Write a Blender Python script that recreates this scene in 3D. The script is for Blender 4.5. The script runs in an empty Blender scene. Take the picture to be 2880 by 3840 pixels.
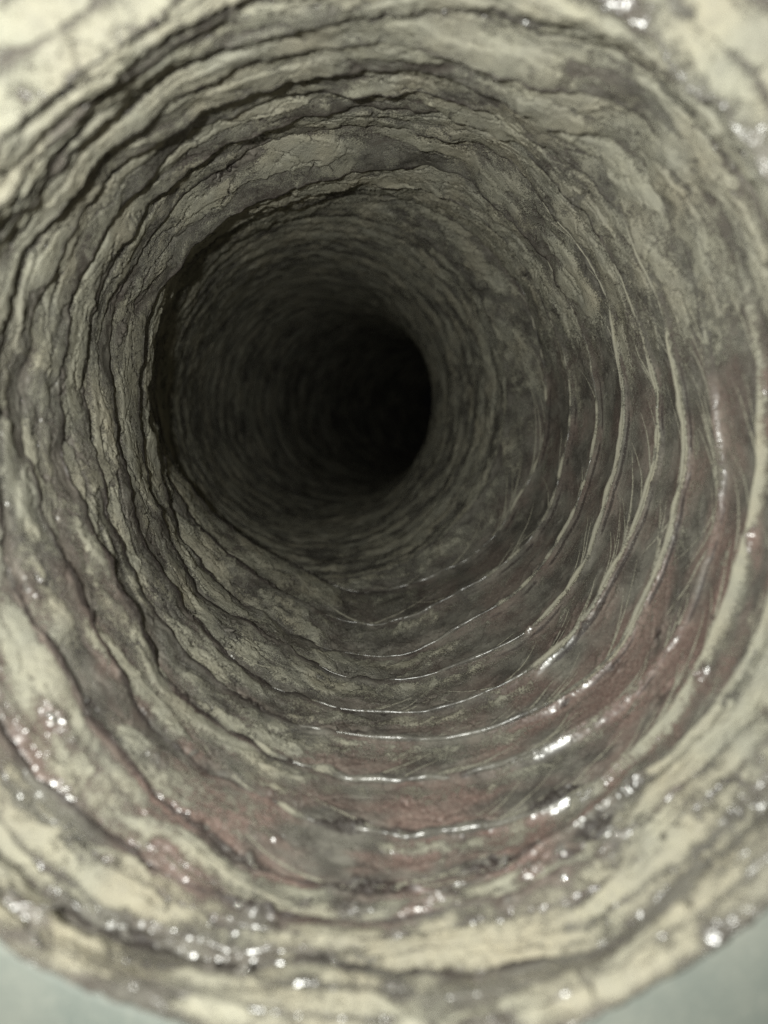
import bpy, math, random
import numpy as np
from mathutils import Vector

random.seed(7)
rng = np.random.default_rng(7)
scene = bpy.context.scene

# ------------------------------------------------------------------ camera, world, lamp, exposure
# All measurements of the duct were read off as angles seen from the lens; F is the focal length
# in the same unit (the frame is 1659 x 2212 units, its middle at MX, MY).
F, MX, MY, W0, H0 = 1450.0, 829.5, 1106.0, 1659.0, 2212.0
cam_d = bpy.data.cameras.new("camera")
cam = bpy.data.objects.new("camera", cam_d)
scene.collection.objects.link(cam)
cam.location = (0, 0, 0)
cam.rotation_euler = (math.radians(90), 0, 0)
cam_d.sensor_fit = 'VERTICAL'
cam_d.sensor_height = 36.0
cam_d.lens = F / H0 * 36.0
cam_d.clip_start = 0.005
cam_d.clip_end = 50
cam_d.dof.use_dof = True
cam_d.dof.focus_distance = 0.26
cam_d.dof.aperture_fstop = 6.0
cam_d.dof.aperture_blades = 8
scene.camera = cam

world = bpy.data.worlds.new("World")
scene.world = world
world.use_nodes = True
bg = world.node_tree.nodes["Background"]
bg.inputs[0].default_value = (1.0, 1.0, 1.0, 1)
bg.inputs[1].default_value = 0.0012

lamp_d = bpy.data.lights.new("phone_flash", 'POINT')
lamp_d.shadow_soft_size = 0.0032
lamp_d.energy = 2.08
lamp_d.color = (0.99, 1.0, 0.93)
lamp = bpy.data.objects.new("phone_flash", lamp_d)
lamp.location = (-0.029, -0.008, 0.014)
lamp.rotation_euler = (math.radians(90), 0, 0)
scene.collection.objects.link(lamp)

scene.view_settings.view_transform = 'Standard'
scene.view_settings.look = 'None'
scene.view_settings.exposure = 0.0
scene.view_settings.gamma = 1.0
scene.cycles.max_bounces = 6
scene.cycles.diffuse_bounces = 3
scene.cycles.glossy_bounces = 3
scene.cycles.caustics_reflective = False
scene.cycles.caustics_refractive = False
scene.cycles.use_denoising = True
scene.cycles.denoiser = 'OPENIMAGEDENOISE'
scene.cycles.denoising_input_passes = 'RGB_ALBEDO_NORMAL'
scene.cycles.denoising_prefilter = 'NONE'

# ------------------------------------------------------------------ noise
def _hash(ix, iy, iz, seed):
    h = (ix.astype(np.uint32) * np.uint32(0x8da6b343)) ^ (iy.astype(np.uint32) * np.uint32(0xd8163841)) \
        ^ (iz.astype(np.uint32) * np.uint32(0xcb1ab31f)) ^ np.uint32((seed * 0x9E3779B1) & 0xffffffff)
    h ^= h >> np.uint32(15); h *= np.uint32(0x2c1b3c6d); h ^= h >> np.uint32(12)
    h *= np.uint32(0x297a2d39); h ^= h >> np.uint32(15)
    return h

GR = np.array([(a, b, c) for a in (-1, 0, 1) for b in (-1, 0, 1) for c in (-1, 0, 1)
               if abs(a) + abs(b) + abs(c) == 2] * 2, dtype=np.float32)[:16]
GR = np.vstack([GR, GR])[:16]

def perlin(p, seed=0):
    """gradient noise, p (n,3) -> about -1..1"""
    p = p.astype(np.float32)
    fl = np.floor(p)
    ip = fl.astype(np.int64)
    f = p - fl
    u = f * f * f * (f * (f * 6 - 15) + 10)
    out = np.zeros(len(p), np.float32)
    for dx in (0, 1):
        wx = u[:, 0] if dx else 1 - u[:, 0]
        for dy in (0, 1):
            wy = u[:, 1] if dy else 1 - u[:, 1]
            for dz in (0, 1):
                wz = u[:, 2] if dz else 1 - u[:, 2]
                g = GR[_hash(ip[:, 0] + dx, ip[:, 1] + dy, ip[:, 2] + dz, seed) & np.uint32(15)]
                d = g[:, 0] * (f[:, 0] - dx) + g[:, 1] * (f[:, 1] - dy) + g[:, 2] * (f[:, 2] - dz)
                out += wx * wy * wz * d
    return out * 1.4

def fbm(p, octs, seed=0, gain=0.5):
    o, a, s = 0, 1.0, 0.0
    q = p
    for k in range(octs):
        o = o + a * perlin(q, seed + k * 17)
        s += a
        a *= gain
        q = q * 2.03 + 11.3
    return o / s * 1.3

def ridged(p, octs, seed=0):
    o, a, s = 0, 1.0, 0.0
    q = p
    for k in range(octs):
        o = o + a * (1 - np.abs(perlin(q, seed + k * 13)) * 2.2)
        s += a
        a *= 0.5
        q = q * 2.1 + 5.7
    return o / s

def sst(a, b, x):
    t = np.clip((x - a) / (b - a), 0, 1)
    return t * t * (3 - 2 * t)

# ------------------------------------------------------------------ the spiral line of the wire, turn by turn
CX, CY = 830.0, 930.0
def circ(r, ts, cx=CX, cy=CY):
    out = []
    for t in ts:
        a = math.radians(t)
        out.append((cx + r * math.cos(a), cy + r * math.sin(a)))
    return out
TX = circ(1380, (-178, -150, -120, -90, -60, -30, 0, 14), 830, 900) + \
     [(1760, 1850), (1659, 1955), (1505, 2070), (1420, 2120), (1320, 2180), (1180, 2230), (1030, 2265), (830, 2275), (600, 2260), (350, 2195), (250, 2155), (100, 2095),
      (0, 2020), (-150, 1890), (-330, 1600), (-440, 1250)]
TY = [(-330, 900), (-230, 600), (-60, 330), (70, 210), (115, 165), (200, 110), (330, 20), (520, -100), (830, -160), (1150, -100), (1400, 50), (1480, 150),
      (1640, 330), (1800, 560), (1880, 900), (1900, 1250), (1800, 1580), (1659, 1775), (1530, 1875), (1420, 1970), (1330, 2040), (1245, 2070),
      (1030, 2110), (830, 2120), (700, 2095), (500, 2100), (300, 2070), (125, 1985), (0, 1900), (-120, 1760), (-220, 1500), (-250, 1200)]
TZ = [(-220, 900), (-130, 600), (0, 395), (75, 290), (165, 225), (235, 175), (325, 115), (420, 50), (560, -10), (830, -60),
      (1000, -50), (1130, -5), (1255, 30), (1370, 70), (1420, 110), (1480, 170), (1530, 220), (1590, 300), (1640, 370), (1700, 460),
      (1790, 700), (1800, 1000), (1790, 1200), (1740, 1420), (1659, 1550), (1600, 1600), (1500, 1680), (1430, 1740), (1330, 1850), (1230, 1895), (1180, 1915), (1080, 1950),
      (980, 1975), (880, 2000), (800, 2010), (620, 1995), (500, 1968), (425, 1935), (350, 1895), (300, 1860), (225, 1820), (165, 1770), (100, 1715), (50, 1655),
      (15, 1615), (-60, 1480), (-110, 1250)]
TA = [(-95, 900), (-60, 650), (-20, 520), (60, 430), (110, 360), (165, 290), (235, 215), (325, 155), (390, 110), (490, 82), (600, 50), (700, 27), (830, 12), (980, 5),
      (1080, 18), (1180, 50), (1255, 68), (1310, 80), (1370, 110), (1400, 150), (1440, 185), (1500, 230), (1560, 300), (1620, 390), (1680, 520),
      (1720, 750), (1730, 1000), (1710, 1200), (1650, 1380), (1580, 1515), (1530, 1585), (1455, 1650), (1380, 1705), (1330, 1745), (1280, 1785), (1205, 1830), (1140, 1875),
      (1105, 1905), (1005, 1930), (830, 1948), (750, 1940), (625, 1920), (550, 1895), (500, 1865), (450, 1830), (400, 1785), (360, 1755),
      (320, 1715), (280, 1670), (240, 1630), (200, 1575), (170, 1525), (125, 1437), (80, 1382), (40, 1327), (0, 1267), (-20, 1100)]
TB = [(-25, 850), (-15, 700), (0, 600), (20, 540), (55, 470), (150, 400), (215, 300), (250, 262), (285, 248), (350, 205), (415, 160), (500, 120), (575, 102),
      (675, 80), (830, 62), (880, 80), (930, 82), (1005, 115), (1070, 122), (1130, 145), (1180, 160), (1230, 168), (1280, 180), (1330, 200), (1370, 213),
      (1405, 235), (1430, 275), (1455, 310), (1490, 350), (1530, 400), (1570, 460), (1610, 560), (1650, 720), (1655, 900), (1640, 1100),
      (1600, 1250), (1560, 1350), (1505, 1475), (1480, 1525), (1430, 1590), (1370, 1660), (1305, 1710), (1230, 1755), (1155, 1785),
      (1080, 1805), (980, 1825), (905, 1832), (830, 1827), (750, 1803), (665, 1790), (615, 1770), (540, 1730), (450, 1690), (415, 1665),
      (340, 1595), (285, 1565), (270, 1520), (240, 1475), (165, 1302), (135, 1217), (80, 1137), (45, 1037), (25, 932)]
TC = [(30, 812), (45, 737), (50, 650), (100, 565), (120, 500), (155, 435), (200, 380), (280, 300), (350, 260), (405, 215), (500, 185), (575, 155), (700, 132),
      (820, 120), (905, 129), (955, 132), (1030, 165), (1100, 215), (1180, 245), (1250, 265), (1305, 272), (1360, 300), (1405, 340),
      (1445, 400), (1480, 475), (1505, 550), (1530, 650), (1545, 737), (1545, 812), (1560, 912), (1570, 1010), (1570, 1090), (1560, 1160),
      (1530, 1237), (1495, 1337), (1455, 1412), (1405, 1475), (1355, 1525), (1280, 1580), (1205, 1625), (1130, 1660), (1030, 1690), (930, 1707),
      (830, 1707), (700, 1690), (600, 1655), (525, 1615), (480, 1595), (425, 1560), (370, 1510), (320, 1430), (280, 1340), (245, 1282), (215, 1222),
      (185, 1162), (155, 1087), (125, 1012)]
TD = [(115, 887), (112, 787), (120, 737), (135, 625), (190, 525), (230, 435), (280, 385), (320, 345), (380, 280), (415, 255), (480, 235), (525, 215), (580, 175),
      (650, 185), (725, 170), (830, 178), (930, 172), (1005, 187), (1080, 227), (1150, 270), (1230, 315), (1300, 380), (1360, 450), (1390, 550),
      (1430, 625), (1460, 737), (1485, 837), (1495, 912), (1495, 1012), (1475, 1087), (1450, 1187), (1415, 1277), (1395, 1337), (1330, 1437),
      (1250, 1510), (1180, 1552), (1115, 1580), (1055, 1600), (980, 1615), (905, 1622), (830, 1622), (750, 1605), (690, 1595), (600, 1570),
      (525, 1530), (480, 1505), (430, 1465), (360, 1382), (300, 1302), (260, 1212), (220, 1112), (200, 1017), (180, 947)]
TE = [(172, 887), (160, 812), (170, 737), (200, 635), (240, 540), (285, 440), (350, 370), (425, 320), (480, 290), (550, 270), (610, 260), (640, 240), (750, 215),
      (830, 215), (945, 220), (995, 235), (1055, 260), (1130, 305), (1190, 350), (1250, 410), (1300, 480), (1345, 560), (1375, 640), (1405, 737),
      (1430, 812), (1437, 887), (1430, 987), (1405, 1087), (1370, 1172), (1320, 1262), (1270, 1347), (1205, 1427), (1120, 1490), (1040, 1525), (960, 1548),
      (830, 1560), (700, 1540), (600, 1500), (550, 1475), (475, 1407), (400, 1337), (350, 1262), (300, 1177), (280, 1087), (262, 1017), (240, 952)]
TF = [(230, 837), (220, 737), (240, 650), (270, 580), (310, 500), (360, 430), (420, 365), (500, 320), (600, 275), (700, 262), (830, 255), (915, 270), (1030, 290),
      (1080, 310), (1140, 360), (1180, 415), (1230, 475), (1280, 550), (1320, 625), (1345, 737), (1360, 837), (1360, 937), (1335, 1037),
      (1310, 1127), (1280, 1212), (1245, 1272), (1180, 1352), (1080, 1422), (930, 1475), (830, 1492), (740, 1475), (665, 1442), (600, 1397), (525, 1352),
      (450, 1312), (415, 1277), (375, 1202), (345, 1137), (320, 1092), (305, 1037), (295, 987), (285, 937)]
TG = [(280, 862), (288, 787), (300, 700), (320, 640), (360, 580), (400, 510), (440, 480), (480, 455), (575, 415), (625, 390), (700, 370), (780, 355), (860, 345),
      (930, 345), (1000, 365), (1030, 385), (1065, 415), (1130, 480), (1180, 535), (1220, 600), (1255, 665), (1280, 737), (1294, 787), (1305, 862),
      (1295, 962), (1270, 1067), (1225, 1162), (1130, 1287), (1030, 1352), (955, 1402), (830, 1437), (740, 1425), (640, 1385), (575, 1347), (475, 1285),
      (415, 1220), (380, 1170), (355, 1120), (335, 1070), (320, 1000), (310, 912)]
TH = [(308, 812), (315, 750), (330, 670), (365, 590), (420, 520), (490, 465), (600, 425), (700, 395), (830, 385), (950, 400), (1040, 450), (1120, 530), (1180, 620),
      (1225, 740), (1244, 862), (1229, 987), (1194, 1112), (1110, 1217), (1030, 1278), (945, 1322), (875, 1350), (800, 1362), (715, 1345), (620, 1295),
      (520, 1235), (440, 1165), (385, 1095), (345, 1010), (325, 925)]
TI = [(312, 812), (322, 740), (345, 660), (388, 575), (450, 510), (525, 465), (620, 435), (720, 415), (830, 410), (940, 435), (1020, 480), (1090, 560), (1150, 660),
      (1180, 760), (1190, 837), (1185, 937), (1165, 1012), (1125, 1087), (1080, 1162), (1020, 1217), (960, 1245), (895, 1272), (830, 1286), (770, 1288), (715, 1268),
      (620, 1215), (550, 1182), (500, 1150), (440, 1092), (390, 1040), (352, 965), (328, 890)]
NEAR = [TX, TY, TZ, TA, TB, TC, TD, TE, TF, TG, TH, TI]
NN = len(NEAR)
K = 720                                             # samples of the spiral per turn
pts = np.array([p for t in NEAR for p in t], float)
ang = np.unwrap(np.arctan2(pts[:, 1] - CY, pts[:, 0] - CX) + math.pi)
if ang[0] > math.pi: ang -= 2 * math.pi
rad = np.hypot(pts[:, 0] - CX, pts[:, 1] - CY)
order = np.argsort(ang, kind='stable'); ang, rad = ang[order], rad[order]
phi_n = np.arange(NN * K) / K * 2 * math.pi
r_n = np.interp(phi_n, ang, rad)
ker = np.exp(-0.5 * (np.arange(-12, 13) / 4.5) ** 2); ker /= ker.sum()
r_n = np.convolve(np.pad(r_n, 12, mode='edge'), ker, 'valid')
half = K // 2
padn = np.concatenate([np.full(half, r_n[:K].mean()) + np.linspace(60, 0, half), r_n, np.full(half, r_n[-K:].mean())])
mean_n = np.convolve(padn, np.ones(K) / K, 'same')[half:half + NN * K]
mean_n = np.convolve(np.pad(mean_n, half, mode='edge'), np.ones(K) / K, 'same')[half:half + NN * K] * 0.5 + mean_n * 0.5
RW = 0.1
depth_n = F * RW / mean_n
cx_n = np.full(NN * K, CX); cy_n = np.full(NN * K, CY)
# the far run: the middle line bends away to the right
DT = np.array([.30, .327, .367, .417, .483, .55, .60, .68, .80, 1.0, 1.25, 1.50, 1.80])
RI = F * RW / DT
RE = np.array([1244, 1186, 1108, 1045, 985, 946, 938, 942, 956, 985, 1030, 1080, 1150], float)   # right-hand edge
RT = np.stack([RI * 0.985, RI * 1.03], 1)
CT = np.stack([RE - RT[:, 0], np.array([876, 866, 860, 862, 862, 864, 866, 868, 870, 874, 878, 880, 880], float)], 1)
NF = 46
tt = np.arange(NF * K) / K
D0 = depth_n[-1]
dfar = D0 + 0.0175 * tt + 0.00022 * tt ** 2
phi_f = tt * 2 * math.pi
al = phi_f - math.pi
rxf = np.interp(dfar, DT, RT[:, 0]); ryf = np.interp(dfar, DT, RT[:, 1])
cxf = np.interp(dfar, DT, CT[:, 0]); cyf = np.interp(dfar, DT, CT[:, 1])
rf = 1 / np.sqrt((np.cos(al) / rxf) ** 2 + (np.sin(al) / ryf) ** 2)
XN = CX + r_n * np.cos(phi_n - math.pi); YN = CY + r_n * np.sin(phi_n - math.pi)
XF = cxf + rf * np.cos(al); YF = cyf + rf * np.sin(al)
# soften the join over the last turn
PX = np.concatenate([XN, XF]); PY = np.concatenate([YN, YF]); DD = np.concatenate([depth_n, dfar])
PCX = np.concatenate([cx_n, cxf]); PCY = np.concatenate([cy_n, cyf])
wc = np.linspace(0, 1, 2 * K)
PCX[(NN - 2) * K:NN * K] = CX + (cxf[0] - CX) * wc; PCY[(NN - 2) * K:NN * K] = CY + (cyf[0] - CY) * wc
SP = np.stack([(PX - MX) / F * DD, DD, -(PY - MY) / F * DD], 1)          # the wire line
SC = np.stack([(PCX - MX) / F * DD, DD, -(PCY - MY) / F * DD], 1)        # the middle line
NT = NN + NF
N_ALL = NT * K
FADE = []                                           # filled below: relief height per turn

def lerp_at(arr, x):
    x = np.clip(x, 0, N_ALL - 1.001)
    i = x.astype(int); f = (x - i)[:, None]
    return arr[i] * (1 - f) + arr[i + 1] * f

EDGE_Y = 0.112
def base(phi, w):
    """phi 0..2pi, w = turn + v : point between two turns of the wire"""
    k = np.floor(w); v = (w - k)[:, None]
    x0 = (k + phi / (2 * math.pi)) * K
    a = lerp_at(SP, x0); b = lerp_at(SP, x0 + K)
    m0 = k < 0.5
    if m0.any():                                    # the mouth ends in one plane
        a[m0] = a[m0] * (EDGE_Y / a[m0, 1])[:, None]
    p = a * (1 - v) + b * v
    c = lerp_at(SC, x0) * (1 - v) + lerp_at(SC, x0 + K) * v
    return p, c

def angw(phi, centre, width):
    d = np.abs((phi - centre + math.pi) % (2 * math.pi) - math.pi)
    return 1 - sst(width * 0.5, width * 1.3, d)

def surf(phi, w):
    """the finished inner face: position, dust 0..1, lining (pink) 0..1, tan 0..1"""
    p, c = base(phi, w)
    wt = w + phi / (2 * math.pi)                    # runs on without a jump
    inward = c - p; inward[:, 1] = 0
    inward /= np.linalg.norm(inward, axis=1)[:, None] + 1e-9
    cs, sn = np.cos(phi), np.sin(phi)
    far = sst(NN - 1.0, NN + 1.5, wt)               # 0 near, 1 in the far run
    nearm = 1 - sst(1.6, 4.0, wt)                   # 1 at the mouth
    # broad / fine noises
    ring = np.stack([cs * 2.2, sn * 2.2, wt * 1.0], 1)
    ring5 = np.stack([cs * 6.0, sn * 6.0, wt * 1.0], 1)
    nb = fbm(ring, 2, 3)
    nm = fbm(ring5, 3, 5)
    iso = p * 1000.0                                # millimetres
    i1 = fbm(iso / 9.0, 3, 21)
    i2 = fbm(iso / 2.2, 2, 31)
    i3 = perlin(iso / 0.9, 41)
    # where the wire stands proud (right and bottom right), where the film folds over in shingles (left, top)
    wr = np.clip(angw(phi, math.radians(215), math.radians(62)) * sst(3.2, 4.0, wt) * (1 - far), 0, 1)
    lipm = np.exp(-((wt - 10.3) / 1.2) ** 2)
    crumb = 0.16 + 0.84 * sst(9.0, 10.6, wt)
    i1s = fbm(np.stack([cs * 11, sn * 11, wt * 2.2], 1), 3, 23)      # drawn out along the pleats
    jag = (0.022 * nm + (0.015 + 0.03 * crumb) * i1s + (0.045 * i1 + 0.022 * i2 + 0.014 * i3) * (0.12 + 0.88 * crumb) * (1 - 0.7 * wr)) * (1 - 0.35 * wr)
    jag = jag * (1 + 1.6 * far) * sst(0.02, 0.5, w)
    near2 = 1 - sst(3.0, 5.0, wt)
    q = w + jag
    kk = np.floor(q); f = q - kk
    # shingle profile
    drop = 0.085 + 0.05 * np.clip(nb, -1, 1)
    wr = wr * (1 - 0.45 * angw(phi, math.radians(275), math.radians(30)))
    g1 = np.where(f < 0.02, 1.0, np.where(f < 0.02 + drop, 1 - sst(0, 1, (f - 0.02) / drop), ((f - 0.02 - drop) / (0.98 - drop)) ** (0.85 + 0.5 * nb.clip(-1, 1))))
    # wire profile
    fe = np.minimum(f, 1 - f)
    g2 = 0.16 * np.sin(np.pi * np.clip(f, 0, 1)) ** 2 * 0 + np.exp(-(np.where(f > .5, 1 - f, f * 1.5) / 0.075) ** 2) \
        + 0.30 * sst(0.55, 1.0, f) + 0.30 * (1 - sst(0, 0.12, f))
    flt1 = perlin(np.stack([cs * 2.6, sn * 2.6, wt * 1.9 + 1.3 * cs], 1), 301) + (0.05 * i1s + 0.02 * i1 + (0.018 * i2 + 0.012 * i3) * (1 - wr)) * crumb
    flt2 = perlin(np.stack([cs * 3.4, sn * 3.4, wt * 1.6 - 1.7 * sn], 1), 311) + (0.05 * i1s + 0.02 * i1 + (0.018 * i2 + 0.012 * i3) * (1 - wr)) * crumb
    flt3 = perlin(np.stack([cs * 5.5, sn * 5.5, wt * 3.3 + 2.0 * sn], 1), 321) + (0.04 * i1s + 0.02 * i1) * crumb
    s1 = np.tanh(flt1 / 0.030); s2 = np.tanh(flt2 / 0.030); s3 = np.tanh(flt3 / 0.03)
    hs = 0.0020 * (1 + 0.6 * nm + 0.25 * i1s) * (1 + 0.5 * lipm)
    hs = hs * (1 - 0.25 * near2) * (1 - 0.10 * far)
    hw = 0.0021 * (1 + 0.5 * angw(phi, math.radians(268), math.radians(42)))
    d = g1 * hs * (1 - wr) + g2 * hw * wr
    gw = 0.040 * (1 + 0.4 * nm)
    lowl = angw(phi, math.radians(290), math.radians(62)) * sst(0.5, 1.2, wt) * (1 - sst(9.0, 10.0, wt))
    d = d - sst(0.15, 0.5, w) * (1 + 0.9 * lowl) * (1 - 0.8 * wr) * np.exp(-((f - 0.055) / gw) ** 2) * 0.0028 * (1 - 0.6 * far) * (1 - 0.25 * near2)
    f2w = w * 3 + 0.35 * nb + 0.10 * nm
    f2w = f2w - np.floor(f2w); fe2 = np.minimum(f2w, 1 - f2w)
    sub = nearm * (0.4 + 0.6 * (nb > -0.2))
    d = d - sub * 0.0032 * np.exp(-(fe2 / 0.06) ** 2) + sub * 0.0012 * f2w
    # secondary folds that run slantwise and join neighbouring pleats
    sl1 = np.stack([cs * 3.4 + 0.0, sn * 3.4, wt * 2.4 + 2.0 * phi / (2 * math.pi) * 0], 1)
    slw = (0.10 + 0.25 * crumb)[:, None] * i1[:, None]
    f1 = ridged(sl1 + slw, 1, 61)
    f2 = ridged(np.stack([cs * 7.5, sn * 7.5, wt * 3.2], 1) + slw, 1, 67)
    fold = sst(0.93, 1.0, f1) * 0.0016 + sst(0.95, 1.0, f2) * 0.0011
    env = np.sin(np.pi * np.clip(f, 0, 1)) ** 0.7
    d = d - fold * env * (1 - 0.7 * wr) * (1 - 0.4 * far) * (1 + nearm)
    # puffed film
    d = d + env ** 2 * 0.0016 * (1 - wr) * (1 - 0.7 * far) * (0.4 + 0.6 * nb)
    d = d + (0.00036 * s1 + 0.00030 * s2 + 0.00008 * s3) * (1 - 0.75 * wr) * (1 - 0.6 * far) * (1 + 0.4 * nearm)
    d = d + 0.00018 * i1s * (1 - 0.6 * far)
    d = d + 0.0007 * fbm(iso / 20.0, 2, 71) + 0.00040 * i1 * (1 - 0.6 * wr) * crumb ** 2
    # torn drag wrinkles in the lower right: thin threads crossing from wire to wire
    wl = angw(phi, math.radians(232), math.radians(52)) * sst(2.2, 3.2, wt) * (1 - far)
    th = ridged(np.stack([(wt + phi / 0.42) * 1.9, wt * 0.9 - phi * 1.5, wt * 0], 1) + slw * 0.35, 2, 83)
    d = d + wl * 0.0008 * sst(0.70, 1.0, th) * np.clip(env * 1.5, 0, 1)
    fine = ridged(np.stack([cs * 4.5, sn * 4.5, wt * 6.5 + 2.2 * sn + 1.1 * cs], 1) + slw * 0.5, 2, 87)
    fine = sst(0.80, 0.98, fine) * (1 - 0.6 * wr) * (1 - far)
    d = d - 0.00055 * fine
    # crumples, sharp
    cr = ridged(iso / 5.5 + slw * 2, 2, 91)
    d = d + 0.00022 * sst(0.5, 1.0, cr) * (1 - 0.5 * wr) * (0.12 + 0.88 * crumb)
    # dust cover -----------------------------------------------------------------
    up = np.clip(sn, -1, 1)                          # +1 at the top
    low = np.clip(-sn, 0, 1)
    right = np.clip(-cs, -1, 1)
    ds = fbm(np.stack([cs * 4.5, sn * 4.5, wt * 2.6], 1), 4, 101)
    ds2 = fbm(iso / 6.0, 3, 111)
    dust = 0.60 + 0.40 * ds * (1 - 0.35 * wr) + (0.16 + 0.16 * crumb) * ds2 * (1 - 0.3 * wr) + 0.10 * i2
    dust += (0.15 * s1 + 0.12 * s2 + 0.05 * s3) * (1 - 0.6 * wr)
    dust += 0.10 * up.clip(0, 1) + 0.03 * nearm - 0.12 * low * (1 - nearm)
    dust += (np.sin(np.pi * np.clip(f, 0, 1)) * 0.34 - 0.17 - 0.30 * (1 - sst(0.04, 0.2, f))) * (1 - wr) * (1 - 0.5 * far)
    dust -= 0.24 * wr * (1 - sst(0.55, 0.95, f)) * (1 - 0.6 * far)
    strip = np.exp(-((wt - 7.55) / 1.5) ** 4) * (1 - sst(math.radians(228), math.radians(248), phi))
    dust += wr * np.exp(-((f - 0.978) / 0.021) ** 2) * (0.9 * strip + 0.12 - 0.3 * (1 - strip))
    dust -= 0.22 * wr * sst(4.2, 5.5, wt) + 0.06 * wr
    dust += wl * (0.26 * sst(0.6, 0.95, th) - 0.08)
    dust += 0.02 * far
    dust -= 0.25 * sst(0.85, 1, f1) * (1 - wr)
    dust -= sub * 0.50 * np.exp(-((fe2 - 0.04) / 0.16) ** 2)
    dust -= 0.20 * sst(NN + 16, NN + 28, wt)  # cover thinned deep in the duct: darkness of its core painted into the colour
    dust -= 0.20 * nearm * sst(0.55, 0.95, ridged(np.stack([cs * 3, sn * 3, wt * 3.5 + 1.5 * cs], 1), 2, 141))
    dust += 0.45 * np.exp(-(fe / 0.07) ** 2) * angw(phi, math.radians(190), math.radians(46)) * sst(2.0, 3.0, wt) * (1 - sst(5.0, 6.0, wt))
    ul = angw(phi, math.radians(32), math.radians(34)) * sst(6.0, 7.2, wt) * (1 - sst(9.55, 9.8, wt))
    dust -= 0.20 * ul
    dust += 0.75 * sst(0.62, 0.8, f) * np.exp(-((wt - 9.95) / 0.45) ** 4) * angw(phi, math.radians(60), math.radians(60))
    # bare film doubled over on itself in the folds
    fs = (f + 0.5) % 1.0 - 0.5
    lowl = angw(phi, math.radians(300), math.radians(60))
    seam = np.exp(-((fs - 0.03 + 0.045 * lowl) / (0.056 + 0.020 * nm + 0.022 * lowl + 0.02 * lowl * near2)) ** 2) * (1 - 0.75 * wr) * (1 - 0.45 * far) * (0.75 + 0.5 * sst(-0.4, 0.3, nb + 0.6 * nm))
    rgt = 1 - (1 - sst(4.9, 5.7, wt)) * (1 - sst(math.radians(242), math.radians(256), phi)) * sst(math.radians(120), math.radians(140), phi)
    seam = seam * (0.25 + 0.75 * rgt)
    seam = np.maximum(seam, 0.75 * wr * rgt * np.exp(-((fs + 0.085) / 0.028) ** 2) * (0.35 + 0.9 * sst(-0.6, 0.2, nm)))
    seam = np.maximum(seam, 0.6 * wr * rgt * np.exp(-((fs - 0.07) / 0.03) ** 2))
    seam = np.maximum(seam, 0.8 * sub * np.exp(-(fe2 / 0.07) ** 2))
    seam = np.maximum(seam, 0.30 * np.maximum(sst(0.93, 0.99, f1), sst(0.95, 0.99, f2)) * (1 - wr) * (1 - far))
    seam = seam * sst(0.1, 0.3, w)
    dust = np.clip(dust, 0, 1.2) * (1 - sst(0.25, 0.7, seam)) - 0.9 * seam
    dust -= 0.16 * fine
    dust += 0.32 * angw(phi, math.radians(225), math.radians(50)) * sst(2.4, 3.0, wt) * (1 - sst(4.2, 4.8, wt)) * (nm > -0.35)
    bot = angw(phi, math.radians(268), math.radians(42)) * sst(2.6, 3.4, wt) * (1 - far)
    dust += bot * (0.42 * sst(0.45, 0.9, f) - 0.14 + 0.05 * i1s)
    dust -= 0.35 * bot * (1 - sst(0.03, 0.15, f))
    dust += 0.34 * angw(phi, math.radians(236), math.radians(38)) * sst(1.5, 1.9, wt) * (1 - sst(3.2, 3.6, wt))
    dust += 0.55 * angw(phi, math.radians(205), math.radians(36)) * sst(3.2, 3.6, wt) * (1 - sst(5.0, 5.4, wt)) * np.exp(-(fe / 0.12) ** 2)
    dust += 0.06 * far
    # bare lining showing pink through the film
    pk = 0.95 * angw(phi, math.radians(262), math.radians(75)) * sst(2.2, 3.0, wt) * (1 - sst(4.6, 8.5, wt))
    win = angw(phi, math.radians(188), math.radians(24)) * sst(3.35, 3.6, wt) * (1 - sst(4.4, 4.6, wt))
    win = np.maximum(win, angw(phi, math.radians(262), math.radians(46)) * sst(3.62, 3.82, wt) * (1 - sst(4.6, 4.85, wt)))
    win = win * sst(-0.75, 0.1, ds2 + 0.7 * ds)
    pk += 0.9 * win
    dust = dust - 0.36 * win
    pk += 0.38 * (1 - far) * wr + 0.18 * (1 - far)
    pk += 0.5 * (1 - sst(0, 0.16, f)) * (1 - wr) * (1 - far) * (1 - nearm)
    pink = np.clip(0.85 * pk * sst(-0.5, 0.6, fbm(np.stack([cs * 4, sn * 4, wt * 1.6], 1), 3, 121)), 0, 1)
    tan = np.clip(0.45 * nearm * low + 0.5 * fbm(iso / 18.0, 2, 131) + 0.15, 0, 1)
    # the film flares out over the edge of the hole at the mouth
    fl = 1 - sst(0.0, 0.22, w)
    d = d * sst(0.0, 0.25, w) - fl * (0.0012 + 0.0010 * nm)
    # the dust lies thick and crumbly
    crust = sst(0.45, 0.75, dust)
    d = d + crust * (0.00010 + 0.00012 * crumb + (0.00030 * i2 + 0.00018 * i3) * crumb)
    p = p + inward * d[:, None]
    p[:, 1] += (0.0009 * i1 + 0.0005 * i2) * (1 - wr) + (1 - wr) * (1 - 0.6 * far) * (1 - 0.6 * near2) * 0.0034 * (0.75 + 0.5 * nm) * np.where(f > .5, sst(0.72, 1.0, f), 1 - sst(0.0, 0.06, f))
    return p, dust, pink, tan, inward

# ------------------------------------------------------------------ materials
def new_mat(name):
    m = bpy.data.materials.new(name); m.use_nodes = True
    nt = m.node_tree; nt.nodes.clear()
    out = nt.nodes.new('ShaderNodeOutputMaterial')
    b = nt.nodes.new('ShaderNodeBsdfPrincipled')
    nt.links.new(b.outputs[0], out.inputs[0])
    return m, nt, b

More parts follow.
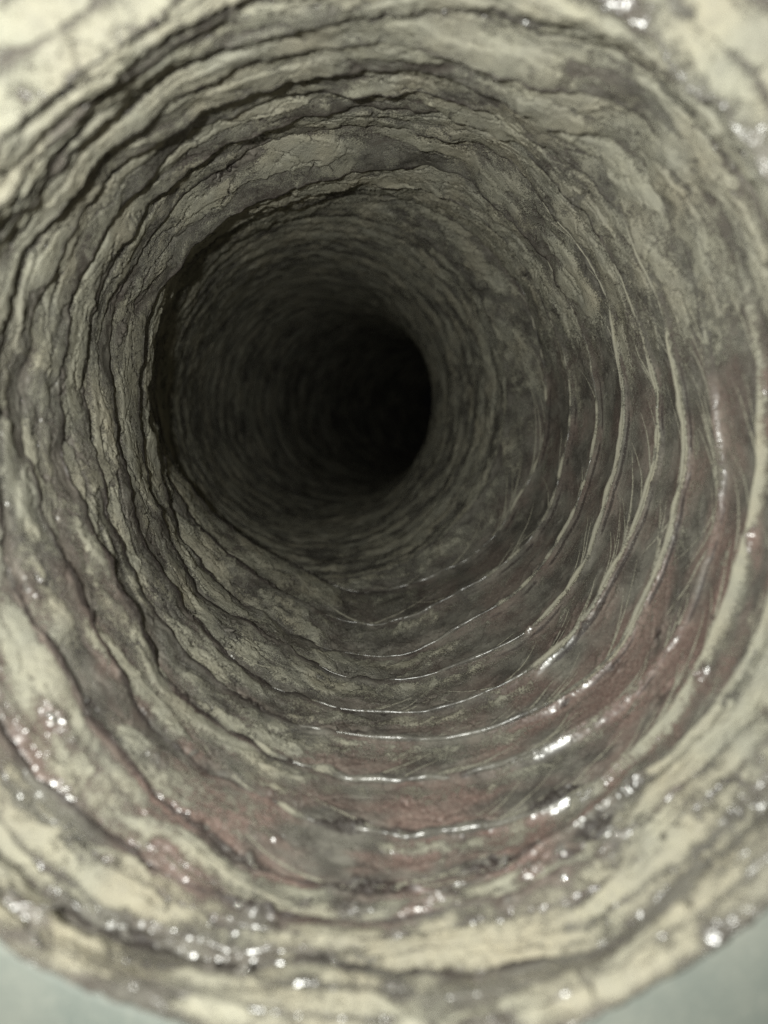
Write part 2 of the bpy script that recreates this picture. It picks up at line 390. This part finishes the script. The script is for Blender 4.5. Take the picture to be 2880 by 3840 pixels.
class NB:
    def __init__(s, nt): s.nt = nt
    def n(s, t, **kw):
        x = s.nt.nodes.new(t)
        for k, v in kw.items(): setattr(x, k, v)
        return x
    def put(s, sock, v):
        if isinstance(v, (int, float)): sock.default_value = v
        elif isinstance(v, tuple): sock.default_value = v if len(v) == 4 else (*v, 1)
        else: s.nt.links.new(v, sock)
    def math(s, op, a, b=0.0, c=None, clamp=False):
        x = s.n('ShaderNodeMath', operation=op); x.use_clamp = clamp
        s.put(x.inputs[0], a); s.put(x.inputs[1], b)
        if c is not None: s.put(x.inputs[2], c)
        return x.outputs[0]
    def noise(s, vec, scale, detail=2.0, rough=0.5):
        x = s.n('ShaderNodeTexNoise'); s.put(x.inputs['Vector'], vec)
        x.inputs['Scale'].default_value = scale; x.inputs['Detail'].default_value = detail; x.inputs['Roughness'].default_value = rough
        return x.outputs[0]
    def attr(s, name):
        x = s.n('ShaderNodeAttribute'); x.attribute_name = name; return x.outputs['Fac']
    def ramp(s, a, lo, hi):
        x = s.n('ShaderNodeMapRange'); x.interpolation_type = 'SMOOTHSTEP'
        s.put(x.inputs[0], a); x.inputs[1].default_value = lo; x.inputs[2].default_value = hi
        return x.outputs[0]
    def mix(s, f, a, b):
        x = s.n('ShaderNodeMix', data_type='RGBA'); s.put(x.inputs[0], f); s.put(x.inputs[6], a); s.put(x.inputs[7], b)
        return x.outputs[2]
    def mixf(s, f, a, b):
        x = s.n('ShaderNodeMix', data_type='FLOAT'); s.put(x.inputs[0], f); s.put(x.inputs[2], a); s.put(x.inputs[3], b)
        return x.outputs[0]

def film_material(name, use_attr=True, const=(0.4, 0.1, 0.3), gloss=0.24):
    m, nt, b = new_mat(name)
    g = NB(nt)
    co = g.n('ShaderNodeTexCoord').outputs['Object']
    if use_attr:
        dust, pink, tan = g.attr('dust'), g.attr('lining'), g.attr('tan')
    else:
        dust, pink, tan = const
    n1 = g.noise(co, 420, 3, 0.6)
    n2 = g.noise(co, 1900, 3, 0.65)
    n0 = g.noise(co, 90, 3, 0.6)
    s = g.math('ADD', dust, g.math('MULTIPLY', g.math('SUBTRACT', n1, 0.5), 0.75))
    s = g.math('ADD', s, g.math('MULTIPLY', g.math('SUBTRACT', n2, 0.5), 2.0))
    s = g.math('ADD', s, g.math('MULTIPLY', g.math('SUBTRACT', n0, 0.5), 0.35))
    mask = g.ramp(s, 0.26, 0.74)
    # thin grey veil of dust even where the film is bare
    film = g.mix(g.ramp(n0, 0.35, 0.65), (0.086, 0.079, 0.072), (0.236, 0.224, 0.194))
    fib = g.noise(co, 900, 2, 0.7)
    pinkc = g.mix(g.ramp(fib, 0.3, 0.7), (0.18, 0.108, 0.094), (0.34, 0.235, 0.205))
    film = g.mix(g.math('MULTIPLY', pink, 0.85), film, pinkc)
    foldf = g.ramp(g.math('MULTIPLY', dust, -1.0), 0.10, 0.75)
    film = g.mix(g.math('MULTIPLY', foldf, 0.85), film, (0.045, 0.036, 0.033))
    spk = g.ramp(g.noise(co, 2600, 1, 0.5), 0.62, 0.70)
    film = g.mix(g.math('MULTIPLY', spk, 0.45), film, (0.50, 0.48, 0.42))
    veil = g.math('MULTIPLY', g.ramp(n2, 0.35, 0.75), 0.35)
    film = g.mix(g.math('MULTIPLY', veil, g.math('SUBTRACT', 1.0, foldf)), film, (0.30, 0.285, 0.235))
    creamA = g.mix(g.ramp(n0, 0.3, 0.7), (0.485, 0.468, 0.370), (0.40, 0.390, 0.322))
    cream = g.mix(g.math('MULTIPLY', tan, 0.65), creamA, (0.56, 0.49, 0.355))
    cream = g.mix(g.math('MULTIPLY', g.ramp(n1, 0.35, 0.75), 0.35), cream, (0.34, 0.325, 0.28))
    speck = g.ramp(g.noise(co, 3600, 2, 0.6), 0.60, 0.72)
    cream = g.mix(g.math('MULTIPLY', speck, 0.30), cream, (0.70, 0.68, 0.58))
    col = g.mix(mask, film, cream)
    nt.links.new(col, b.inputs['Base Color'])
    rough = g.mixf(mask, g.mixf(foldf, gloss, 0.55), 0.95)
    nt.links.new(rough, b.inputs['Roughness'])
    b.inputs['IOR'].default_value = 1.5
    spec = g.mixf(mask, g.mixf(foldf, 0.75, 0.35), 0.12)
    nt.links.new(spec, b.inputs['Specular IOR Level'])
    # relief
    h = g.math('MULTIPLY', g.math('MULTIPLY', n2, mask), 0.00055)
    h = g.math('ADD', h, g.math('MULTIPLY', g.math('MULTIPLY', n1, g.mixf(mask, 0.22, 1.0)), 0.00045))
    h = g.math('ADD', h, g.math('MULTIPLY', mask, 0.00018))
    bump = g.n('ShaderNodeBump')
    bump.inputs['Strength'].default_value = 0.75
    bump.inputs['Distance'].default_value = 1.0
    nt.links.new(h, bump.inputs['Height'])
    nt.links.new(bump.outputs[0], b.inputs['Normal'])
    return m

M_FILM = film_material('dusty_film')

M_THREAD = film_material('dusty_thread', False, (0.72, 0.1, 0.2), 0.35)

def glossy_film():
    m, nt, b = new_mat('clean_crumpled_film')
    g = NB(nt)
    co = g.n('ShaderNodeTexCoord').outputs['Object']
    n = g.noise(co, 700, 2, 0.6)
    nt.links.new(g.mix(g.ramp(n, .35, .7), (0.14, 0.13, 0.12), (0.34, 0.32, 0.28)), b.inputs['Base Color'])
    b.inputs['Roughness'].default_value = 0.06
    b.inputs['IOR'].default_value = 1.55
    b.inputs['Specular IOR Level'].default_value = 1.0
    b.inputs['Coat Weight'].default_value = 1.0
    b.inputs['Coat Roughness'].default_value = 0.05
    return m
M_CLEAR = glossy_film()

def wall_material():
    m, nt, b = new_mat('dusty_grey_green_paint')
    g = NB(nt)
    co = g.n('ShaderNodeTexCoord').outputs['Object']
    n = g.noise(co, 35, 4, 0.6); n2 = g.noise(co, 700, 3, 0.6)
    c = g.mix(g.ramp(n, 0.3, 0.7), (0.170, 0.195, 0.175), (0.245, 0.258, 0.226))
    c = g.mix(g.math('MULTIPLY', g.ramp(n2, 0.5, 0.7), 0.25), c, (0.40, 0.40, 0.34))
    nt.links.new(c, b.inputs['Base Color'])
    b.inputs['Roughness'].default_value = 0.6
    bump = g.n('ShaderNodeBump'); bump.inputs['Strength'].default_value = 0.3; bump.inputs['Distance'].default_value = 0.0005
    nt.links.new(n2, bump.inputs['Height']); nt.links.new(bump.outputs[0], b.inputs['Normal'])
    return m
M_WALL = wall_material()

# ------------------------------------------------------------------ building
def link(o, parent=None):
    scene.collection.objects.link(o)
    if parent is not None: o.parent = parent
    return o

duct = bpy.data.objects.new("flexible_duct", None)
duct.empty_display_size = 0.05
duct.location = (0, 0.11, 0)
link(duct)
duct['label'] = "dusty flexible duct of pleated film over coiled wire, seen from its open end"
duct['category'] = "duct"
OFF = np.array(duct.location, np.float32)

def mesh_from(name, verts, faces, mat, parent, attrs=None, smooth=True, quads=True):
    me = bpy.data.meshes.new(name)
    v = (verts - OFF).astype(np.float32) if parent is duct else verts.astype(np.float32)
    n = faces.shape[1]
    me.vertices.add(len(v)); me.vertices.foreach_set('co', v.ravel())
    me.loops.add(faces.size); me.loops.foreach_set('vertex_index', faces.astype(np.int32).ravel())
    me.polygons.add(len(faces))
    me.polygons.foreach_set('loop_start', np.arange(0, faces.size, n, dtype=np.int32))
    me.polygons.foreach_set('loop_total', np.full(len(faces), n, np.int32))
    me.update(calc_edges=True)
    me.polygons.foreach_set('use_smooth', np.full(len(faces), smooth, bool))
    for k, a in (attrs or {}).items():
        at = me.attributes.new(k, 'FLOAT', 'POINT'); at.data.foreach_set('value', a.astype(np.float32))
    me.materials.append(mat)
    o = bpy.data.objects.new(name, me)
    return link(o, parent)

def grid_faces(rows, cols):
    i = np.arange(rows - 1)[:, None] * cols + np.arange(cols - 1)[None, :]
    i = i.ravel()
    return np.stack([i, i + 1, i + cols + 1, i + cols], 1)

GL = [(1120, 18, 4), (43, 242, 3), (655, 270, 2), (545, 325, 2), (480, 358, 4), (465, 368, 3), (495, 350, 2), (887, 342, 1), (1010, 378, 2), (122, 815, 3), (118, 802, 2),
      (47, 866, 3), (258, 630, 2), (255, 705, 2), (247, 720, 2), (5, 1125, 2), (43, 1270, 3), (3, 1260, 4), (75, 1370, 3), (217, 1212, 2), (315, 1342, 2), (485, 1375, 3), (495, 1352, 2),
      (278, 1535, 4), (300, 1540, 2), (95, 1567, 4), (8, 1570, 3), (385, 1510, 2), (393, 1530, 3), (412, 1638, 3), (535, 1525, 2), (550, 1530, 2), (480, 1680, 3),
      (355, 1742, 4), (325, 1660, 3), (400, 1780, 3), (437, 1795, 3), (475, 1835, 4), (460, 1830, 2), (537, 1865, 4), (345, 1840, 2), (600, 1655, 2), (670, 1785, 3),
      (735, 1787, 3), (760, 1793, 3), (775, 1785, 2), (820, 1800, 2), (868, 1810, 4), (915, 1820, 3), (930, 1810, 3), (998, 1808, 3), (1020, 1818, 3), (1043, 1790, 4), (1060, 1800, 3),
      (1195, 1745, 4), (1215, 1735, 4), (1225, 1725, 3), (1180, 1755, 3), (1160, 1832, 4), (1230, 1847, 6), (1240, 1860, 5), (1290, 1800, 4), (1315, 1775, 4), (1325, 1765, 3), (1340, 1820, 5),
      (1335, 1835, 4), (1365, 1705, 4), (1390, 1690, 4), (1370, 1715, 3), (1300, 1750, 3), (1245, 1790, 4), (1030, 1880, 3), (1060, 1878, 3), (1090, 1870, 3), (1150, 1900, 4), (1222, 1920, 4),
      (770, 1945, 4), (835, 1945, 5), (860, 1943, 4), (800, 1947, 3), (655, 1975, 3), (735, 1975, 4), (760, 1972, 3), (515, 1980, 4), (540, 1985, 4), (560, 1990, 3), (895, 1990, 5),
      (945, 1965, 5), (960, 1958, 4), (1028, 2008, 3), (1110, 1965, 3), (180, 2005, 6), (190, 2010, 5), (160, 1995, 4), (270, 2035, 5), (290, 2040, 4), (60, 2000, 4), (10, 1965, 4),
      (510, 2125, 6), (440, 2120, 3), (570, 2102, 4), (590, 2098, 4), (640, 2095, 4), (675, 2090, 5), (545, 2100, 3), (715, 2120, 3), (850, 2155, 3), (860, 2035, 3), (1545, 2020, 2), (1392, 2145, 3),
      (750, 1265, 2), (840, 1218, 1), (1100, 890, 1), (1100, 805, 1), (1190, 1325, 1), (1205, 1415, 3), (1200, 1425, 2), (1205, 1380, 2), (685, 1477, 1), (545, 1527, 2), (705, 1582, 2), (765, 1588, 2),
      (740, 1583, 1), (1160, 1370, 2), (965, 1465, 2), (350, 2110, 3), (90, 1990, 3), (60, 2045, 3), (1440, 1505, 2), (1430, 1370, 2)]
def pix_to_sheet(px, py):
    """which angle and turn of the duct lies under a sight line"""
    a = math.atan2(py - CY, px - CX) + math.pi
    r = math.hypot(px - CX, py - CY)
    best = None
    for k in range(NN):
        i = int((k + a / (2 * math.pi)) * K)
        if i + K >= N_ALL: break
        r0 = math.hypot(PX[i] - CX, PY[i] - CY); r1 = math.hypot(PX[i + K] - CX, PY[i + K] - CY)
        if r1 <= r <= r0: return a, k + (r0 - r) / (r0 - r1 + 1e-6)
    return None
for _ in range(40):
    a_ = math.radians(rng.uniform(195, 345)); k_ = int(rng.integers(1, 8))
    i_ = int((k_ + a_ / (2 * math.pi)) * K); t_ = rng.uniform(-0.02, 0.03)
    GL.append((CX + (PX[i_] - CX) * (1 - t_), CY + (PY[i_] - CY) * (1 - t_), rng.uniform(0.3, 2.2)))
SPOTS = []
for (gx, gy, gs) in GL:
    h_ = pix_to_sheet(gx, gy)
    if h_ is None: continue
    P_, _, _, _, I_ = surf(np.array([h_[0]]), np.array([h_[1]]))
    dz = float(P_[0, 1])
    SPOTS.append((h_[0], h_[1], gs, dz, P_[0], rng.uniform(-1, 1)))

def bare_spots(p, dust, pink, inward, k):
    """wiped, puckered places where the clean film catches the light"""
    for (ph_, w_, gs, dz, c_, tw) in SPOTS:
        if abs(w_ - (k + 0.6)) > 1.7: continue
        s_ = 0.00095 * (gs + 1.0) * (0.5 + dz * 2.2) * (0.75 if dz < 0.15 else 1.0)
        m = np.abs(p - c_).max(axis=1) < s_ * 3
        if not m.any(): continue
        q = p[m] - c_
        t_ = np.array([-math.sin(ph_ + tw * .5), 0.0, -math.cos(ph_ + tw * .5)])
        al_ = q @ t_
        d2 = (q ** 2).sum(1) - al_ ** 2 * 0.75
        g_ = np.exp(-d2 / (s_ * 0.75) ** 2)
        dust[m] -= 0.8 * g_
        wv = fbm(p[m] * 1000 / 2.4, 2, 777) * 1.3 + 0.8 * fbm(np.stack([al_ * 180, p[m][:, 1] * 1100, al_ * 0 + ph_], 1), 1, 779)
        p[m] += inward[m] * (g_ * (0.00030 + 0.00075 * wv))[:, None]
    return p, dust

def pleat(k, rows, cols):
    tq = np.linspace(0, 1, 2001); dn = 1 + 3.0 * np.exp(-((tq - 0.93) / 0.07) ** 2)
    cd = np.concatenate([[0], np.cumsum((dn[1:] + dn[:-1]) / 2)]); v = np.interp(np.linspace(0, cd[-1], rows), cd, tq)
    w = k + 0.12 + v
    if k == 0: w = k + 0.0 + np.linspace(0, 1, rows) * 1.12
    phi = np.linspace(0, 2 * math.pi, cols)
    WW, PP = np.meshgrid(w, phi, indexing='ij')
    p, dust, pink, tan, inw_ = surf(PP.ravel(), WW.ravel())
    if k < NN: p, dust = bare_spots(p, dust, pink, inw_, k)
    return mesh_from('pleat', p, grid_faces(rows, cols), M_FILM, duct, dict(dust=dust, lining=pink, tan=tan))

for k in range(NT - 2):
    if k < 3: rows, cols = 56, 1201
    elif k < NN: rows, cols = 60, 1801
    elif k < NN + 6: rows, cols = 34, 1201
    elif k < NN + 18: rows, cols = 20, 801
    else: rows, cols = 12, 401
    pleat(k, rows, cols)

# wire under the film: one object for each turn, only where it shows
def tube(path, radii, sides, mat, name, attrs=None, parent=duct):
    path = np.asarray(path); n = len(path)
    tan_ = np.gradient(path, axis=0); tan_ /= np.linalg.norm(tan_, axis=1)[:, None] + 1e-12
    ref = np.array([0, 1.0, 0])
    a = np.cross(tan_, ref); a /= np.linalg.norm(a, axis=1)[:, None] + 1e-12
    b = np.cross(tan_, a)
    t = np.arange(sides) / sides * 2 * math.pi
    rr = np.asarray(radii)[:, None, None]
    v = path[:, None, :] + rr * (a[:, None, :] * np.cos(t)[None, :, None] + b[:, None, :] * np.sin(t)[None, :, None])
    v = v.reshape(-1, 3)
    i = np.arange(n - 1)[:, None] * sides; j = np.arange(sides)[None, :]; j2 = (j + 1) % sides
    f = np.stack([(i + j).ravel(), (i + j2).ravel(), (i + sides + j2).ravel(), (i + sides + j).ravel()], 1)
    return mesh_from(name, v, f, mat, parent, {q_: np.repeat(x_, sides) for q_, x_ in (attrs or {}).items()})

for k in range(4, NN):
    a0, a1 = math.radians(128 + 9 * math.sin(k * 2.1)), math.radians(300 + 8 * math.sin(k * 1.3))
    if k < 6: a0 = math.radians(238)
    n = 420
    ph = np.linspace(a0, a1, n)
    w = np.full(n, k + 0.0) - 0.006
    p, dst, _, _, inw = surf(ph, w)
    sm = lambda q, m: np.convolve(np.pad(q, m, mode='edge'), np.ones(2 * m + 1) / (2 * m + 1), 'valid')
    ps = np.stack([sm(p[:, c], 9) for c in range(3)], 1)
    taper = np.sin(np.linspace(0, math.pi, n)) ** 0.8
    un = fbm(np.stack([ph * 7, np.full(n, k * 3.1), ph * 0], 1), 2, 7)
    thick = 1 + 0.6 * sst(math.radians(225), math.radians(255), ph)
    ps = ps + inw * (0.0001 + 0.0004 * un)[:, None]
    dd = np.clip(0.18 + 0.35 * (1 - sst(math.radians(225), math.radians(255), ph)) + 1.0 * un + 0.55 * math.exp(-((k - 7) / 1.6) ** 4) * (1 - sst(math.radians(225), math.radians(250), ph)), 0, 1)
    if k < 5: dd = np.clip(dd + 0.15 + 0.25 * un, 0, 1)
    shine = np.exp(-((ph - math.radians(262 - 2.0 * (k - 5))) / math.radians(17)) ** 4)
    dd = dd * (1 - 0.9 * shine)
    o = tube(ps, 0.0009 * taper * thick * (0.75 + 0.5 * un) + 1e-5, 8, M_FILM, 'wire_coil', dict(dust=dd, tan=dd * 0 + 0.2, lining=dd * 0))

# crinkles: little puckers of clean film that catch the lamp
def crinkle_mesh(seed):
    r_ = np.random.default_rng(seed)
    nu, nv = 14, 10
    V = []
    for a in range(nv + 1):
        for b_ in range(nu):
            th = math.pi * a / nv; fi = 2 * math.pi * b_ / nu
            V.append((math.sin(th) * math.cos(fi), math.sin(th) * math.sin(fi), math.cos(th)))
    V = np.array(V)
    q = V * 1.3 + seed * 3.7
    V = V * (1 + 0.35 * perlin(q, seed)[:, None] + 0.12 * perlin(q * 2.3, seed + 5)[:, None])
    V = V * np.array([1.0, r_.uniform(0.25, 0.5), 0.16])
    Fc = [(a * nu + b_, a * nu + (b_ + 1) % nu, (a + 1) * nu + (b_ + 1) % nu, (a + 1) * nu + b_) for a in range(nv) for b_ in range(nu)]
    me = bpy.data.meshes.new('film_crinkle')
    me.from_pydata([tuple(v) for v in V], [], Fc); me.materials.append(M_CLEAR)
    me.polygons.foreach_set('use_smooth', [True] * len(Fc)); me.update()
    return me
CRM = [crinkle_mesh(i) for i in range(8)]
from mathutils import Matrix
def add_crinkle(phi, w, size, twist):
    e = 0.004
    P, _, _, _, I = surf(np.array([phi, phi + e * 3, phi]), np.array([w, w, w + 0.02]))
    x = Vector(P[1] - P[0]).normalized(); n_ = Vector(I[0])
    z = (n_ - x * n_.dot(x)).normalized(); z = (z + Vector((0, -0.6, 0))).normalized(); z = (z - x * z.dot(x)).normalized(); y = z.cross(x)
    M = Matrix((x, y, z)).transposed().to_4x4() @ Matrix.Rotation(twist, 4, 'Z') @ Matrix.Diagonal((size, size, size, 1))
    M.translation = Vector(P[0] + I[0] * size * 0.25 - OFF)
    o = bpy.data.objects.new('film_crinkle', CRM[int(rng.integers(8))])
    o.matrix_local = M
    link(o, duct)

for (ph_, w_, gs, dz, c_, tw) in SPOTS:
    if gs >= 3: add_crinkle(ph_, w_, 0.00042 * (gs + 1.2) * (0.6 + dz * 2.2), tw)

# threads of film drawn from one wire to the next
for s in range(210):
    k = int(rng.integers(3, NN)) if s % 3 else int(rng.integers(3, 8))
    ph0 = math.radians(rng.uniform(175, 290)) if s % 4 else math.radians(rng.uniform(110, 350))
    dph = math.radians(rng.uniform(16, 42))
    n = 60
    t = np.linspace(0, 1, n)
    ph = ph0 + dph * t
    drift = rng.uniform(0.25, 0.85)
    if rng.random() < 0.12:
        w = k + 0.02 + drift * t ** rng.uniform(1.3, 2.2)          # leaves the wire and runs on into the next pleat
    else:
        ph = ph0 - dph * t
        w = k + 0.02 + drift * t ** rng.uniform(1.3, 2.2)
    w = w + 0.025 * np.sin(t * rng.uniform(3, 8)) * t
    p, _, _, _, inw = surf(ph, w)
    p = np.stack([np.convolve(np.pad(p[:, c], 4, mode='edge'), np.ones(9) / 9, 'valid') for c in range(3)], 1)
    tube(p + inw * 0.00005, (0.00055 * (1 - t) ** 0.8 + 0.00006) * rng.uniform(.5, 1.2), 6, M_THREAD, 'film_thread')

# ------------------------------------------------------------------ the surface round the mouth
def annulus():
    n = 240
    ph = np.linspace(0, 2 * math.pi, n, endpoint=False)
    p, _, _, _, inw = surf(ph, np.full(n, 0.28))
    x0 = ph / (2 * math.pi) * K
    # rim line without the spiral's own lead, so that the hole closes
    y = EDGE_Y + 0.0025
    c = np.array([0.0, y, 0.01])
    rr = np.hypot(p[:, 0] - c[0], p[:, 2] - c[2])
    ang_ = np.arctan2(p[:, 2] - c[2], p[:, 0] - c[0])
    o = np.argsort(ang_); ang_, rr = ang_[o], rr[o]
    rr = np.convolve(np.pad(rr, 4, mode='wrap'), np.ones(9) / 9, 'valid') + 0.0022
    rings = [(rr, y + 0.004), (rr, y + 0.0008), (rr + 0.0008, y), (rr + 0.03, y), (np.full(n, 0.6), y)]
    V = []
    for r_, yy in rings:
        V.append(np.stack([c[0] + r_ * np.cos(ang_), np.full(n, yy), c[2] + r_ * np.sin(ang_)], 1))
    V = np.concatenate(V)
    Fc = []
    for a in range(len(rings) - 1):
        for i in range(n):
            j = (i + 1) % n
            Fc.append((a * n + i, a * n + j, (a + 1) * n + j, (a + 1) * n + i))
    o = mesh_from('wall', V, np.array(Fc), M_WALL, None)
    o['kind'] = 'structure'
    return o
annulus()
print("tris about", sum(len(o.data.polygons) * 2 for o in bpy.data.objects if o.type == 'MESH'))
